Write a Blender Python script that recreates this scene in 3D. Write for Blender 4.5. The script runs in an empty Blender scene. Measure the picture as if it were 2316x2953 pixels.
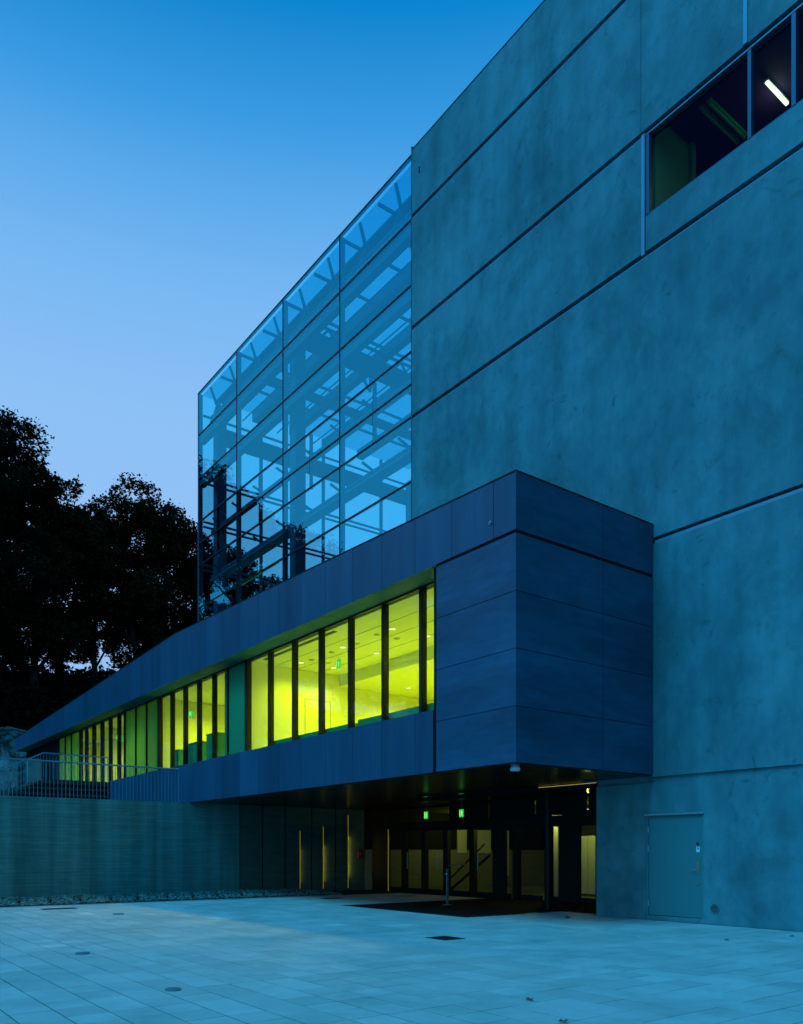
import bpy, math, random
from mathutils import Vector, noise as mnoise
R = math.radians
rnd = random.Random(7)
sc = bpy.context.scene

# ------------------------------------------------------------------ camera
cd = bpy.data.cameras.new("camera")
cam = bpy.data.objects.new("camera", cd)
sc.collection.objects.link(cam)
cam.location = (0, 0, 1.46)
cam.rotation_euler = (R(90), 0, R(52.9666))
cd.sensor_fit = 'HORIZONTAL'
cd.sensor_width = 36.0
cd.lens = 36.4255
cd.shift_y = 0.42336
cd.clip_end = 6000
sc.camera = cam

# ------------------------------------------------------------------ world, sun, exposure
w = bpy.data.worlds.new("World"); sc.world = w; w.use_nodes = True
nt = w.node_tree; nt.nodes.clear()
wo = nt.nodes.new('ShaderNodeOutputWorld'); bg = nt.nodes.new('ShaderNodeBackground')
tc = nt.nodes.new('ShaderNodeTexCoord'); sx = nt.nodes.new('ShaderNodeSeparateXYZ'); rp = nt.nodes.new('ShaderNodeValToRGB')
nt.links.new(tc.outputs['Generated'], sx.inputs[0]); nt.links.new(sx.outputs['Z'], rp.inputs[0])
SKY = [(0.0, (0.31, 0.54, 0.92)), (0.30, (0.30, 0.545, 0.925)), (0.46, (0.265, 0.53, 0.92)), (0.56, (0.185, 0.475, 0.885)),
       (0.62, (0.105, 0.40, 0.83)), (0.665, (0.042, 0.325, 0.76)), (0.72, (0.004, 0.235, 0.63)), (1.0, (0.002, 0.135, 0.43))]
el = rp.color_ramp.elements
while len(el) < len(SKY): el.new(0.5)
for e_, (p, c) in zip(el, SKY): e_.position = p; e_.color = (*c, 1)
# the afterglow lies toward the camera's view (north west); the sky opposite it has less red in it
dt = nt.nodes.new('ShaderNodeVectorMath'); dt.operation = 'DOT_PRODUCT'; dt.inputs[1].default_value = (-0.8, 0.6, 0)
nt.links.new(tc.outputs['Generated'], dt.inputs[0])
mr = nt.nodes.new('ShaderNodeMapRange'); mr.interpolation_type = 'SMOOTHSTEP'; nt.links.new(dt.outputs['Value'], mr.inputs[0])
mr.inputs[1].default_value = -0.5; mr.inputs[2].default_value = 0.55
tm = nt.nodes.new('ShaderNodeMix'); tm.data_type = 'RGBA'; tm.inputs['A'].default_value = (0.25, 0.92, 1, 1); tm.inputs['B'].default_value = (1, 1, 1, 1)
nt.links.new(mr.outputs[0], tm.inputs['Factor'])
mm_ = nt.nodes.new('ShaderNodeVectorMath'); mm_.operation = 'MULTIPLY'; nt.links.new(rp.outputs[0], mm_.inputs[0]); nt.links.new(tm.outputs['Result'], mm_.inputs[1])
nt.links.new(mm_.outputs[0], bg.inputs[0]); bg.inputs[1].default_value = 1.0
nt.links.new(bg.outputs[0], wo.inputs[0])
sd = bpy.data.lights.new("dusk_glow", 'SUN'); so = bpy.data.objects.new("dusk_glow", sd); sc.collection.objects.link(so)
sd.energy = 2.3; sd.angle = R(24); sd.color = (0.03, 0.52, 1.0)
so.rotation_euler = Vector((0.03, 0.60, -0.80)).to_track_quat('-Z', 'Y').to_euler()
vs = sc.view_settings
vs.view_transform = 'Standard'; vs.look = 'None'; vs.exposure = 0; vs.gamma = 1; vs.use_curve_mapping = False
cy = sc.cycles
cy.use_denoising = True; cy.max_bounces = 10; cy.transparent_max_bounces = 24; cy.diffuse_bounces = 4; cy.glossy_bounces = 4
cy.sample_clamp_indirect = 4.0; cy.caustics_reflective = False; cy.caustics_refractive = False

# ------------------------------------------------------------------ materials
def newmat(name):
    m = bpy.data.materials.new(name); m.use_nodes = True
    n = m.node_tree.nodes; n.clear()
    return m, n, m.node_tree.links

def mat(name, col, rough=0.6, metal=0.0, spec=0.5, var=0.0, rand=0.0, vscale=1.0, stretch=(1, 1, 1), bump=0.0, bscale=30.0, bdist=0.01,
        stain=None, attr=None, speck=None, pillow=None):
    """Principled with world-space noise: var = tonal noise, rand = tone per object, stain = (colour, scale, low, high)"""
    m, n, L = newmat(name)
    out = n.new('ShaderNodeOutputMaterial'); b = n.new('ShaderNodeBsdfPrincipled'); L.new(b.outputs[0], out.inputs[0])
    b.inputs['Roughness'].default_value = rough; b.inputs['Metallic'].default_value = metal
    b.inputs['Specular IOR Level'].default_value = spec
    geo = n.new('ShaderNodeNewGeometry'); mp = n.new('ShaderNodeMapping'); mp.inputs['Scale'].default_value = stretch
    L.new(geo.outputs['Position'], mp.inputs[0])
    val = None
    def mul(a, bb):
        x = n.new('ShaderNodeMath'); x.operation = 'MULTIPLY'
        for i, s in enumerate((a, bb)):
            if isinstance(s, (int, float)): x.inputs[i].default_value = s
            else: L.new(s, x.inputs[i])
        return x.outputs[0]
    def rng(src, lo, hi, flo=0.0, fhi=1.0):
        r = n.new('ShaderNodeMapRange'); L.new(src, r.inputs[0])
        r.inputs[1].default_value = flo; r.inputs[2].default_value = fhi; r.inputs[3].default_value = lo; r.inputs[4].default_value = hi
        return r.outputs[0]
    def nz(scale, detail=6, rough_=0.6, dist=0.0):
        t = n.new('ShaderNodeTexNoise'); t.inputs['Scale'].default_value = scale; t.inputs['Detail'].default_value = detail
        t.inputs['Roughness'].default_value = rough_; t.inputs['Distortion'].default_value = dist
        L.new(mp.outputs[0], t.inputs['Vector']); return t.outputs[0]
    if var:
        val = rng(nz(vscale), 1 - var, 1 + var, 0.28, 0.72)
        val = mul(val, rng(nz(vscale * 9, 4), 1 - var * .45, 1 + var * .45, 0.3, 0.7))
    if rand:
        oi = n.new('ShaderNodeObjectInfo'); r = rng(oi.outputs['Random'], 1 - rand, 1 + rand)
        val = r if val is None else mul(val, r)
    if attr:
        at = n.new('ShaderNodeAttribute'); at.attribute_name = attr
        val = at.outputs['Fac'] if val is None else mul(val, at.outputs['Fac'])
    if speck:
        v = n.new('ShaderNodeTexVoronoi'); v.inputs['Scale'].default_value = speck[0]; L.new(mp.outputs[0], v.inputs['Vector'])
        r = rng(v.outputs['Distance'], speck[1], 1.0, 0.02, 0.10)
        val = r if val is None else mul(val, r)
    base = n.new('ShaderNodeRGB'); base.outputs[0].default_value = (*col, 1)
    cur = base.outputs[0]
    if val is not None:
        vm = n.new('ShaderNodeVectorMath'); vm.operation = 'SCALE'; L.new(cur, vm.inputs[0]); L.new(val, vm.inputs['Scale']); cur = vm.outputs[0]
    for st in (stain or []):
        scol, scale, lo, hi, amt = st[:5]
        t = nz(scale, 8, 0.68, st[5] if len(st) > 5 else 0.6)
        f = rng(t, 0.0, amt, lo, hi)
        mx = n.new('ShaderNodeMix'); mx.data_type = 'RGBA'
        L.new(f, mx.inputs['Factor']); L.new(cur, mx.inputs['A']); mx.inputs['B'].default_value = (*scol, 1); cur = mx.outputs['Result']
    L.new(cur, b.inputs['Base Color'])
    h = None
    if bump:
        bp = n.new('ShaderNodeBump'); bp.inputs['Strength'].default_value = bump; bp.inputs['Distance'].default_value = bdist
        L.new(nz(bscale, 6, 0.65), bp.inputs['Height']); h = bp.outputs[0]
    if pillow:
        bp = n.new('ShaderNodeBump'); bp.inputs['Strength'].default_value = pillow[0]; bp.inputs['Distance'].default_value = 0.05
        t = n.new('ShaderNodeTexNoise'); t.inputs['Scale'].default_value = 1.0; t.inputs['Detail'].default_value = 1.0
        m2 = n.new('ShaderNodeMapping'); m2.inputs['Scale'].default_value = pillow[1]
        L.new(geo.outputs['Position'], m2.inputs[0]); L.new(m2.outputs[0], t.inputs['Vector'])
        L.new(t.outputs[0], bp.inputs['Height'])
        if h is not None: L.new(h, bp.inputs['Normal'])
        h = bp.outputs[0]
    if h is not None: L.new(h, b.inputs['Normal'])
    return m

def glass(name, tint, gloss, ior, rough=0.0):
    """thin pane: tint and reflection on the face looked at, nothing extra on the far face"""
    m, n, L = newmat(name)
    out = n.new('ShaderNodeOutputMaterial'); mx = n.new('ShaderNodeMixShader'); fr = n.new('ShaderNodeFresnel'); geo = n.new('ShaderNodeNewGeometry')
    tr = n.new('ShaderNodeBsdfTransparent'); gl = n.new('ShaderNodeBsdfGlossy'); cm = n.new('ShaderNodeMix'); cm.data_type = 'RGBA'
    fm = n.new('ShaderNodeMath'); fm.operation = 'MULTIPLY'; iv = n.new('ShaderNodeMath'); iv.operation = 'SUBTRACT'; iv.inputs[0].default_value = 1.0
    fr.inputs['IOR'].default_value = ior; gl.inputs[0].default_value = (*gloss, 1); gl.inputs['Roughness'].default_value = rough
    cm.inputs['A'].default_value = (*tint, 1); cm.inputs['B'].default_value = (1, 1, 1, 1)
    wt = n.new('ShaderNodeTexNoise'); wt.inputs['Scale'].default_value = 0.7; wt.inputs['Detail'].default_value = 1.5; wb = n.new('ShaderNodeBump'); wb.inputs['Strength'].default_value = 0.12; wb.inputs['Distance'].default_value = 0.02
    L.new(geo.outputs['Position'], wt.inputs['Vector']); L.new(wt.outputs[0], wb.inputs['Height']); L.new(wb.outputs[0], gl.inputs['Normal'])
    L.new(geo.outputs['Backfacing'], cm.inputs['Factor']); L.new(cm.outputs['Result'], tr.inputs[0])
    L.new(geo.outputs['Backfacing'], iv.inputs[1]); L.new(fr.outputs[0], fm.inputs[0]); L.new(iv.outputs[0], fm.inputs[1])
    L.new(fm.outputs[0], mx.inputs[0]); L.new(tr.outputs[0], mx.inputs[1]); L.new(gl.outputs[0], mx.inputs[2]); L.new(mx.outputs[0], out.inputs[0])
    return m

def emit(name, col, s):
    m, n, L = newmat(name)
    out = n.new('ShaderNodeOutputMaterial'); e = n.new('ShaderNodeEmission'); e.inputs[0].default_value = (*col, 1); e.inputs[1].default_value = s
    L.new(e.outputs[0], out.inputs[0]); return m

def frosted(name, col):
    m, n, L = newmat(name)
    out = n.new('ShaderNodeOutputMaterial'); b = n.new('ShaderNodeBsdfPrincipled'); t = n.new('ShaderNodeBsdfTranslucent'); mx = n.new('ShaderNodeMixShader')
    b.inputs['Base Color'].default_value = (*col, 1); b.inputs['Roughness'].default_value = 0.25; t.inputs[0].default_value = (0.5, 0.85, 0.5, 1)
    mx.inputs[0].default_value = 0.6
    L.new(b.outputs[0], mx.inputs[1]); L.new(t.outputs[0], mx.inputs[2]); L.new(mx.outputs[0], out.inputs[0]); return m

CONC = mat('smooth_concrete', (0.100, 0.215, 0.238), 0.85, spec=0.2, var=0.27, vscale=0.35, rand=0.03, stretch=(1, 1, 0.75), bump=0.25, bscale=22,
           stain=[((0.045, 0.105, 0.105), 0.55, 0.50, 0.74, 0.70, 0.5), ((0.03, 0.065, 0.062), 2.1, 0.58, 0.74, 0.65, 1.8), ((0.20, 0.34, 0.36), 0.33, 0.50, 0.72, 0.6, 0.4), ((0.05, 0.10, 0.10), 9.0, 0.62, 0.80, 0.45, 0.5)])
CONC_BOARD = mat('board_marked_concrete', (0.085, 0.235, 0.22), 0.9, spec=0.15, var=0.16, vscale=1.6, stretch=(1, 1, 7), bump=0.8, bscale=3.5, bdist=0.02,
                 stain=[((0.12, 0.17, 0.16), 1.4, 0.5, 0.75, 0.6, 0.1), ((0.05, 0.07, 0.07), 7.0, 0.70, 0.78, 0.6, 0.2)], speck=(3.0, 0.6))
def streaky(m, sc_, lo, hi):
    n = m.node_tree.nodes; L = m.node_tree.links
    b = [x for x in n if x.type == 'BSDF_PRINCIPLED'][0]; src = b.inputs['Base Color'].links[0].from_socket
    geo = [x for x in n if x.type == 'NEW_GEOMETRY'][0]
    mp = n.new('ShaderNodeMapping'); mp.inputs['Scale'].default_value = sc_; L.new(geo.outputs['Position'], mp.inputs[0])
    t = n.new('ShaderNodeTexNoise'); t.inputs['Scale'].default_value = 1.6; t.inputs['Detail'].default_value = 7; L.new(mp.outputs[0], t.inputs['Vector'])
    r = n.new('ShaderNodeMapRange'); L.new(t.outputs[0], r.inputs[0]); r.inputs[1].default_value = .32; r.inputs[2].default_value = .68; r.inputs[3].default_value = lo; r.inputs[4].default_value = hi
    v = n.new('ShaderNodeVectorMath'); v.operation = 'SCALE'; L.new(src, v.inputs[0]); L.new(r.outputs[0], v.inputs['Scale']); L.new(v.outputs[0], b.inputs['Base Color'])

def boardmarks(m):
    n = m.node_tree.nodes; L = m.node_tree.links
    b = [x for x in n if x.type == 'BSDF_PRINCIPLED'][0]; src = b.inputs['Base Color'].links[0].from_socket; nsrc = b.inputs['Normal'].links[0].from_socket
    geo = [x for x in n if x.type == 'NEW_GEOMETRY'][0]
    sp = n.new('ShaderNodeSeparateXYZ'); cb = n.new('ShaderNodeCombineXYZ'); L.new(geo.outputs['Position'], sp.inputs[0])
    L.new(sp.outputs['Y'], cb.inputs['X']); L.new(sp.outputs['Z'], cb.inputs['Y'])
    k = n.new('ShaderNodeTexBrick'); L.new(cb.outputs[0], k.inputs['Vector']); k.offset = 0.37; k.offset_frequency = 2; k.squash = 1.4; k.squash_frequency = 3
    k.inputs['Color1'].default_value = (.94, .94, .94, 1); k.inputs['Color2'].default_value = (1.06, 1.06, 1.06, 1); k.inputs['Mortar'].default_value = (.74, .74, .74, 1)
    k.inputs['Scale'].default_value = 1.0; k.inputs['Brick Width'].default_value = 1.9; k.inputs['Row Height'].default_value = 0.105; k.inputs['Mortar Size'].default_value = 0.006; k.inputs['Mortar Smooth'].default_value = 0.4
    v = n.new('ShaderNodeVectorMath'); v.operation = 'MULTIPLY'; L.new(src, v.inputs[0]); L.new(k.outputs['Color'], v.inputs[1]); L.new(v.outputs[0], b.inputs['Base Color'])
    bp = n.new('ShaderNodeBump'); bp.inputs['Strength'].default_value = .6; bp.inputs['Distance'].default_value = .012; L.new(k.outputs['Color'], bp.inputs['Height']); L.new(nsrc, bp.inputs['Normal']); L.new(bp.outputs[0], b.inputs['Normal'])
boardmarks(CONC_BOARD)
streaky(CONC_BOARD, (1, 1.6, .07), .66, 1.26); streaky(CONC, (1.1, 1.1, .09), .86, 1.12)
CLAD = mat('blue_grey_cladding', (0.020, 0.081, 0.140), 0.42, metal=0.15, spec=0.3, var=0.20, vscale=1.25, rand=0.13, stretch=(1, 1, 0.07), bump=0.06, bscale=160,
           pillow=(0.40, (1.7, 1.7, 0.12)))
CLADH = mat('blue_grey_cladding_box', (0.020, 0.081, 0.140), 0.40, metal=0.15, spec=0.3, var=0.40, vscale=0.85, rand=0.08, stretch=(0.22, 0.22, 1.0), bump=0.06, bscale=160)
SOFP = mat('soffit_cladding', (0.02, 0.13, 0.12), 0.7, spec=0.1, rand=0.05)
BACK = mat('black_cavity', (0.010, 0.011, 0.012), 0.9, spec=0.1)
DARKMETAL = mat('dark_anodised_metal', (0.010, 0.012, 0.010), 0.5, metal=0.0, spec=0.2)
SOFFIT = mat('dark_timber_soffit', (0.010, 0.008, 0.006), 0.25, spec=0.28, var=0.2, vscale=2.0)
STEEL = mat('galvanised_steel', (0.42, 0.47, 0.52), 0.38, metal=0.7, var=0.08, vscale=6)
RAILST = mat('rail_steel', (0.10, 0.24, 0.32), 0.45, metal=0.2, var=0.08, vscale=6)
FLASH = mat('zinc_flashing', (0.15, 0.28, 0.37), 0.4, metal=0.3, var=0.08, vscale=3)
TSTEEL = mat('blue_grey_steelwork', (0.035, 0.10, 0.14), 0.5, metal=0.2, rand=0.05)
DSTEEL = mat('dark_blue_steelwork', (0.018, 0.05, 0.075), 0.5, metal=0.2, rand=0.05)
TLIGHT = mat('pale_steel_tube', (0.22, 0.32, 0.36), 0.4, metal=0.2)
WINFRAME = mat('grey_window_frame', (0.06, 0.11, 0.18), 0.35, metal=0.4)
DOORM = mat('painted_steel_door', (0.065, 0.205, 0.215), 0.42, spec=0.4, var=0.03, vscale=1.2, bump=0.05, bscale=200)
ENDGLASS = glass('end_wall_glass', (0.45, 0.88, 0.97), (0.3, 0.8, 1.0), 1.45)
ROOFGLASS = glass('roof_glass', (0.16, 0.62, 0.80), (0.10, 0.74, 1.0), 1.8)
TOWERGLASS = glass('tower_glass', (0.48, 0.92, 1.0), (0.08, 0.80, 1.0), 4.0)
WINGGLASS = glass('clear_window_glass', (0.93, 0.98, 0.90), (0.85, 1.0, 1.0), 1.45)
DARKGLASS = glass('entrance_glass', (0.86, 0.92, 0.74), (0.6, 0.8, 0.8), 1.3)
UPGLASS = glass('upper_window_glass', (0.75, 0.9, 0.85), (0.30, 0.10, 0.26), 1.4)
FROST = frosted('frosted_panel', (0.012, 0.16, 0.07))
TEALP = mat('teal_panel', (0.012, 0.27, 0.10), 0.45)
ROOMW = mat('yellow_painted_wall', (0.74, 0.75, 0.30), 0.75, spec=0.3, var=0.03, vscale=0.7)
ROOMC = mat('ceiling_tile', (0.66, 0.70, 0.32), 0.85, spec=0.2, var=0.02, vscale=2)
ROOMF = mat('room_floor', (0.62, 0.62, 0.35), 0.5)
PURP = mat('dark_purple_paint', (0.030, 0.010, 0.055), 0.8, spec=0.2)
VALVE = mat('ceiling_valve', (0.34, 0.36, 0.12), 0.6)
WOODD = mat('dark_stair_timber', (0.055, 0.036, 0.022), 0.7, var=0.3, vscale=3, stretch=(6, 0.6, 6), bump=0.3, bscale=8)
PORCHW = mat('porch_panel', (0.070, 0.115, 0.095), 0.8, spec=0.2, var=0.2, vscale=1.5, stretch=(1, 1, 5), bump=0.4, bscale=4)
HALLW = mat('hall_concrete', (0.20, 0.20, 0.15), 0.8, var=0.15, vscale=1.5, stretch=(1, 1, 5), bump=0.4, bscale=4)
HALLP = mat('hall_pale_panel', (0.55, 0.56, 0.48), 0.6)
HALLF = mat('hall_floor', (0.10, 0.11, 0.10), 0.18)
MATM = mat('black_entrance_mat', (0.006, 0.006, 0.006), 0.95, spec=0.1, bump=0.5, bscale=120)
PAVE = mat('granite_slab', (0.72, 0.485, 0.43), 0.68, spec=0.3, var=0.07, vscale=1.3, rand=0.11, bump=0.2, bscale=60, bdist=0.004,
           stain=[((0.34, 0.32, 0.28), 0.7, 0.46, 0.72, 0.75, 0.5), ((0.42, 0.30, 0.17), 2.3, 0.68, 0.80, 0.45, 0.8)])
PAVE2 = mat('granite_slab_far', (0.72, 0.485, 0.43), 0.68, spec=0.3, var=0.07, vscale=1.3, attr='tone', bump=0.2, bscale=60, bdist=0.004,
            stain=[((0.34, 0.32, 0.28), 0.7, 0.46, 0.72, 0.75, 0.5), ((0.42, 0.30, 0.17), 2.3, 0.68, 0.80, 0.45, 0.8)])
JOINT = mat('joint_sand', (0.02, 0.04, 0.03), 0.95, spec=0.1, var=0.3, vscale=9)
GROUND = mat('ground', (0.07, 0.08, 0.07), 0.9, var=0.3, vscale=0.2)
PEB = mat('pebble_stone', (0.10, 0.13, 0.12), 0.7, attr='tone', var=0.1, vscale=20)
IRON = mat('cast_iron', (0.035, 0.037, 0.033), 0.7, metal=0.3, bump=0.3, bscale=90)
COVER = mat('steel_cover', (0.16, 0.24, 0.26), 0.45, metal=0.5, var=0.1, vscale=20)
LEAFM = mat('dry_leaf', (0.16, 0.10, 0.025), 0.7, var=0.3, vscale=40)
ROCK = mat('blasted_rock', (0.24, 0.30, 0.30), 0.9, spec=0.15, var=0.30, vscale=0.45, bump=0.8, bscale=1.8, bdist=0.15,
           stain=[((0.012, 0.016, 0.016), 0.5, 0.42, 0.58, 0.95, 0.8), ((0.30, 0.36, 0.36), 0.9, 0.60, 0.76, 0.5, 1.0)])
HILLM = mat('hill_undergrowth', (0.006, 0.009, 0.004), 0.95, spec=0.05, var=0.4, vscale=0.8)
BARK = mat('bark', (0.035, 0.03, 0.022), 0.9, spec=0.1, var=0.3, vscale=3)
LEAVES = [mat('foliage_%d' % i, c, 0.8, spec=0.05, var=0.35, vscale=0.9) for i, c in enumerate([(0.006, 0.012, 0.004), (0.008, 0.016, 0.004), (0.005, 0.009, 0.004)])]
E_TUBE = emit('fluorescent_tube', (0.80, 1.0, 0.55), 3.0)
E_DOWN = emit('downlight_lens', (0.95, 1.0, 0.42), 1.4)
E_SIGN = emit('exit_sign_green', (0.02, 0.85, 0.08), 0.75)
E_SIGNW = emit('exit_sign_white', (0.45, 1.0, 0.30), 1.1)
E_STRIP = emit('amber_glow_strip', (1.0, 0.80, 0.06), 0.24)
E_HALL = emit('hall_lamp', (1.0, 0.95, 0.35), 1.2)
E_GREEN = emit('green_light_line', (0.03, 0.55, 0.16), 0.22)
WHITEP = mat('white_plastic', (0.75, 0.78, 0.78), 0.4)
REDP = mat('red_paint', (0.16, 0.01, 0.008), 0.5)
BRASS = mat('brass_lock', (0.45, 0.38, 0.20), 0.35, metal=0.8)

# ------------------------------------------------------------------ mesh helpers
WO = {}
def link(o): sc.collection.objects.link(o); return o
def setpar(o, parent, wloc):
    wloc = Vector(wloc); WO[o.name] = wloc
    if parent is not None: o.parent = parent; o.location = wloc - WO[parent.name]
    else: o.location = wloc
    return o
def tag(o, label, cat=None, group=None, kind=None):
    if label: o['label'] = label
    if cat: o['category'] = cat
    if group: o['group'] = group
    if kind: o['kind'] = kind
    return o
def thing(name, loc, label, cat, group=None):
    o = link(bpy.data.objects.new(name, None)); o.empty_display_size = 0.2
    setpar(o, None, loc); return tag(o, label, cat, group)
def mesh(name, verts, faces, m, parent=None, origin=None, smooth=False):
    if origin is None:
        xs, ys, zs = zip(*verts)
        origin = ((min(xs) + max(xs)) / 2, (min(ys) + max(ys)) / 2, min(zs))
    ox, oy, oz = origin
    me = bpy.data.meshes.new(name)
    me.from_pydata([(x - ox, y - oy, z - oz) for x, y, z in verts], [], faces); me.update()
    for mm in (m if isinstance(m, (list, tuple)) else [m]): me.materials.append(mm)
    if smooth: me.polygons.foreach_set('use_smooth', [True] * len(me.polygons))
    return setpar(link(bpy.data.objects.new(name, me)), parent, origin)
BOXC = {}
BF = [(0, 3, 2, 1), (4, 5, 6, 7), (0, 1, 5, 4), (1, 2, 6, 5), (2, 3, 7, 6), (3, 0, 4, 7)]
def boxv(x0, x1, y0, y1, z0, z1):
    x0, x1 = sorted((x0, x1)); y0, y1 = sorted((y0, y1)); z0, z1 = sorted((z0, z1))
    return [(x0, y0, z0), (x1, y0, z0), (x1, y1, z0), (x0, y1, z0), (x0, y0, z1), (x1, y0, z1), (x1, y1, z1), (x0, y1, z1)]
def box(name, x0, x1, y0, y1, z0, z1, m, parent=None):
    d = (round(abs(x1 - x0), 4), round(abs(y1 - y0), 4), round(abs(z1 - z0), 4)); key = (d, m.name)
    me = BOXC.get(key)
    if me is None:
        me = bpy.data.meshes.new(name)
        me.from_pydata(boxv(-d[0] / 2, d[0] / 2, -d[1] / 2, d[1] / 2, 0, d[2]), [], BF); me.update(); me.materials.append(m); BOXC[key] = me
    return setpar(link(bpy.data.objects.new(name, me)), parent, ((x0 + x1) / 2, (y0 + y1) / 2, min(z0, z1)))
def boxes(name, lst, m, parent=None):
    V, F = [], []
    for b in lst:
        k = len(V); V += boxv(*b); F += [tuple(i + k for i in f) for f in BF]
    return mesh(name, V, F, m, parent)
def tubev(p0, p1, r0, r1=None, n=8, V=None, F=None, cap=True):
    r1 = r0 if r1 is None else r1
    p0, p1 = Vector(p0), Vector(p1); d = (p1 - p0).normalized()
    a = d.cross(Vector((0, 0, 1)));
    if a.length < 1e-3: a = Vector((1, 0, 0))
    a.normalize(); b = d.cross(a); k = len(V)
    for p, r in ((p0, r0), (p1, r1)):
        for i in range(n):
            t = 2 * math.pi * i / n; V.append(tuple(p + a * math.cos(t) * r + b * math.sin(t) * r))
    for i in range(n): j = (i + 1) % n; F.append((k + i, k + j, k + n + j, k + n + i))
    if cap: F.append(tuple(k + i for i in range(n))[::-1]); F.append(tuple(k + n + i for i in range(n)))
def tube(name, p0, p1, r0, m, parent=None, r1=None, n=10):
    V, F = [], []; tubev(p0, p1, r0, r1, n, V, F); return mesh(name, V, F, m, parent, smooth=False)
def prismY(name, pts, y0, y1, m, parent=None):
    """polygon pts (x,z) extruded along Y"""
    n = len(pts); V = [(x, y0, z) for x, z in pts] + [(x, y1, z) for x, z in pts]
    F = [tuple(range(n)), tuple(range(2 * n - 1, n - 1, -1))] + [(i, n + i, n + (i + 1) % n, (i + 1) % n) for i in range(n)]
    return mesh(name, V, F, m, parent)
def lathe(name, cx, cy, prof, m, parent=None, n=20):
    V, F = [], []
    for r, z in prof:
        for i in range(n): t = 2 * math.pi * i / n; V.append((cx + r * math.cos(t), cy + r * math.sin(t), z))
    for k in range(len(prof) - 1):
        for i in range(n): j = (i + 1) % n; F.append((k * n + i, k * n + j, (k + 1) * n + j, (k + 1) * n + i))
    F.append(tuple(range(n))[::-1]); F.append(tuple((len(prof) - 1) * n + i for i in range(n)))
    return mesh(name, V, F, m, parent)
def lamp(name, kind, loc, power, col, parent, size=0.15, spot=None, rot=(0, 0, 0), size_y=None):
    ld = bpy.data.lights.new(name, kind); o = link(bpy.data.objects.new(name, ld)); ld.energy = power; ld.color = col
    if kind == 'AREA':
        ld.shape = 'RECTANGLE' if size_y else 'DISK'; ld.size = size
        if size_y: ld.size_y = size_y
    else: ld.shadow_soft_size = size
    if spot: ld.spot_size = R(spot[0]); ld.spot_blend = spot[1]
    setpar(o, parent, loc); o.rotation_euler = rot; return o
CX, HY, FPX = 1158., 2457., 2343.375; CS, CC = 0.60228, 0.79828
def proj(X, Y, Z):
    x = X * CS + Y * CC; z = -X * CC + Y * CS
    return (CX + FPX * x / z, HY - FPX * (Z - 1.46) / z, z) if z > 0.3 else (9e9, 9e9, z)

# ------------------------------------------------------------------ levels
YW, YF, YG = 14.80, 10.67, 11.30       # concrete wall, wing front, wing glazing
XB, XBL = -10.65, -12.95               # box right face, box left end
XR = -25.9                             # retaining wall
ZS, ZSILL, ZHEAD = 3.11, 4.41, 7.38    # wing underside, sill, head
G = 0.0085

# ================================================================== GROUND
V = [(-1500, -1500, -0.06), (1500, -1500, -0.06), (1500, 1500, -0.06), (-1500, 1500, -0.06)]
tag(mesh('ground', V, [(0, 1, 2, 3)], GROUND), 'dark open ground beyond the paved plaza', None, None, 'structure')
plaza = tag(box('plaza', -26.2, 8.0, -9.0, 17.9, -0.055, -0.0015, JOINT), 'pale granite paved plaza in front of the building', None, None, 'structure')
PX, PY = 0.402, 0.388
slabs = []
X0 = -23.2; Y0 = -8.91; nrow = int((17.6 - Y0) / PY)
for j in range(nrow):
    y = Y0 + j * PY; x = X0
    while x < 7.9:
        L = PX * (2 if rnd.random() < 0.24 else 1)
        cxp, cyp = x + L / 2, y + PY / 2
        if not (cyp > YW + 0.1 and cxp > -12.2) and not (-18.6 < cxp < -13.7 and 12.2 < cyp) and not (cyp > 15.15 and cxp > -18.6):
            slabs.append((x, y, L))
        x += L
seen = []
for s in slabs:
    px, py, z = proj(s[0] + s[2] / 2, s[1] + PY / 2, 0)
    if 0 < px < 2316 and py < 2953 and z > 0: seen.append((s[2] * 1.46 / z ** 3, s))
seen.sort(key=lambda t: -t[0]); near = set(s for _, s in seen[:300])
def slabgeo(lx, ly, t=0.04, c=0.0015):
    a, b = lx / 2, ly / 2
    V = [(-a, -b, -t), (a, -b, -t), (a, b, -t), (-a, b, -t), (-a, -b, -c), (a, -b, -c), (a, b, -c), (-a, b, -c),
         (-a + c, -b + c, 0), (a - c, -b + c, 0), (a - c, b - c, 0), (-a + c, b - c, 0)]
    F = [(0, 1, 5, 4), (1, 2, 6, 5), (2, 3, 7, 6), (3, 0, 4, 7), (4, 5, 9, 8), (5, 6, 10, 9), (6, 7, 11, 10), (7, 4, 8, 11), (8, 9, 10, 11)]
    return V, F
SM = {}
V2, F2, T2 = [], [], []
for s in slabs:
    gx = G + rnd.uniform(0, .004); dz = rnd.uniform(-0.0006, 0.0012)
    c = (s[0] + s[2] / 2, s[1] + PY / 2, dz)
    if s in near:
        k = round(s[2], 3)
        if k not in SM:
            vv, ff = slabgeo(s[2] - G, PY - G); me = bpy.data.meshes.new('paving_slab'); me.from_pydata(vv, [], ff); me.materials.append(PAVE); SM[k] = me
        o = setpar(link(bpy.data.objects.new('paving_slab', SM[k])), plaza, c); o.rotation_euler = (rnd.uniform(-.0015, .0015), rnd.uniform(-.0015, .0015), rnd.uniform(-.003, .003))
    else:
        vv, ff = slabgeo(s[2] - gx, PY - gx); k = len(V2)
        V2 += [(x + c[0], y + c[1], z + c[2]) for x, y, z in vv]; F2 += [tuple(i + k for i in f) for f in ff]
        t = rnd.uniform(.90, 1.10) * (1.14 if rnd.random() < .05 else 1); T2 += [t] * len(ff)
far = mesh('paving_slabs', V2, F2, PAVE2, plaza); far['kind'] = 'stuff'
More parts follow.
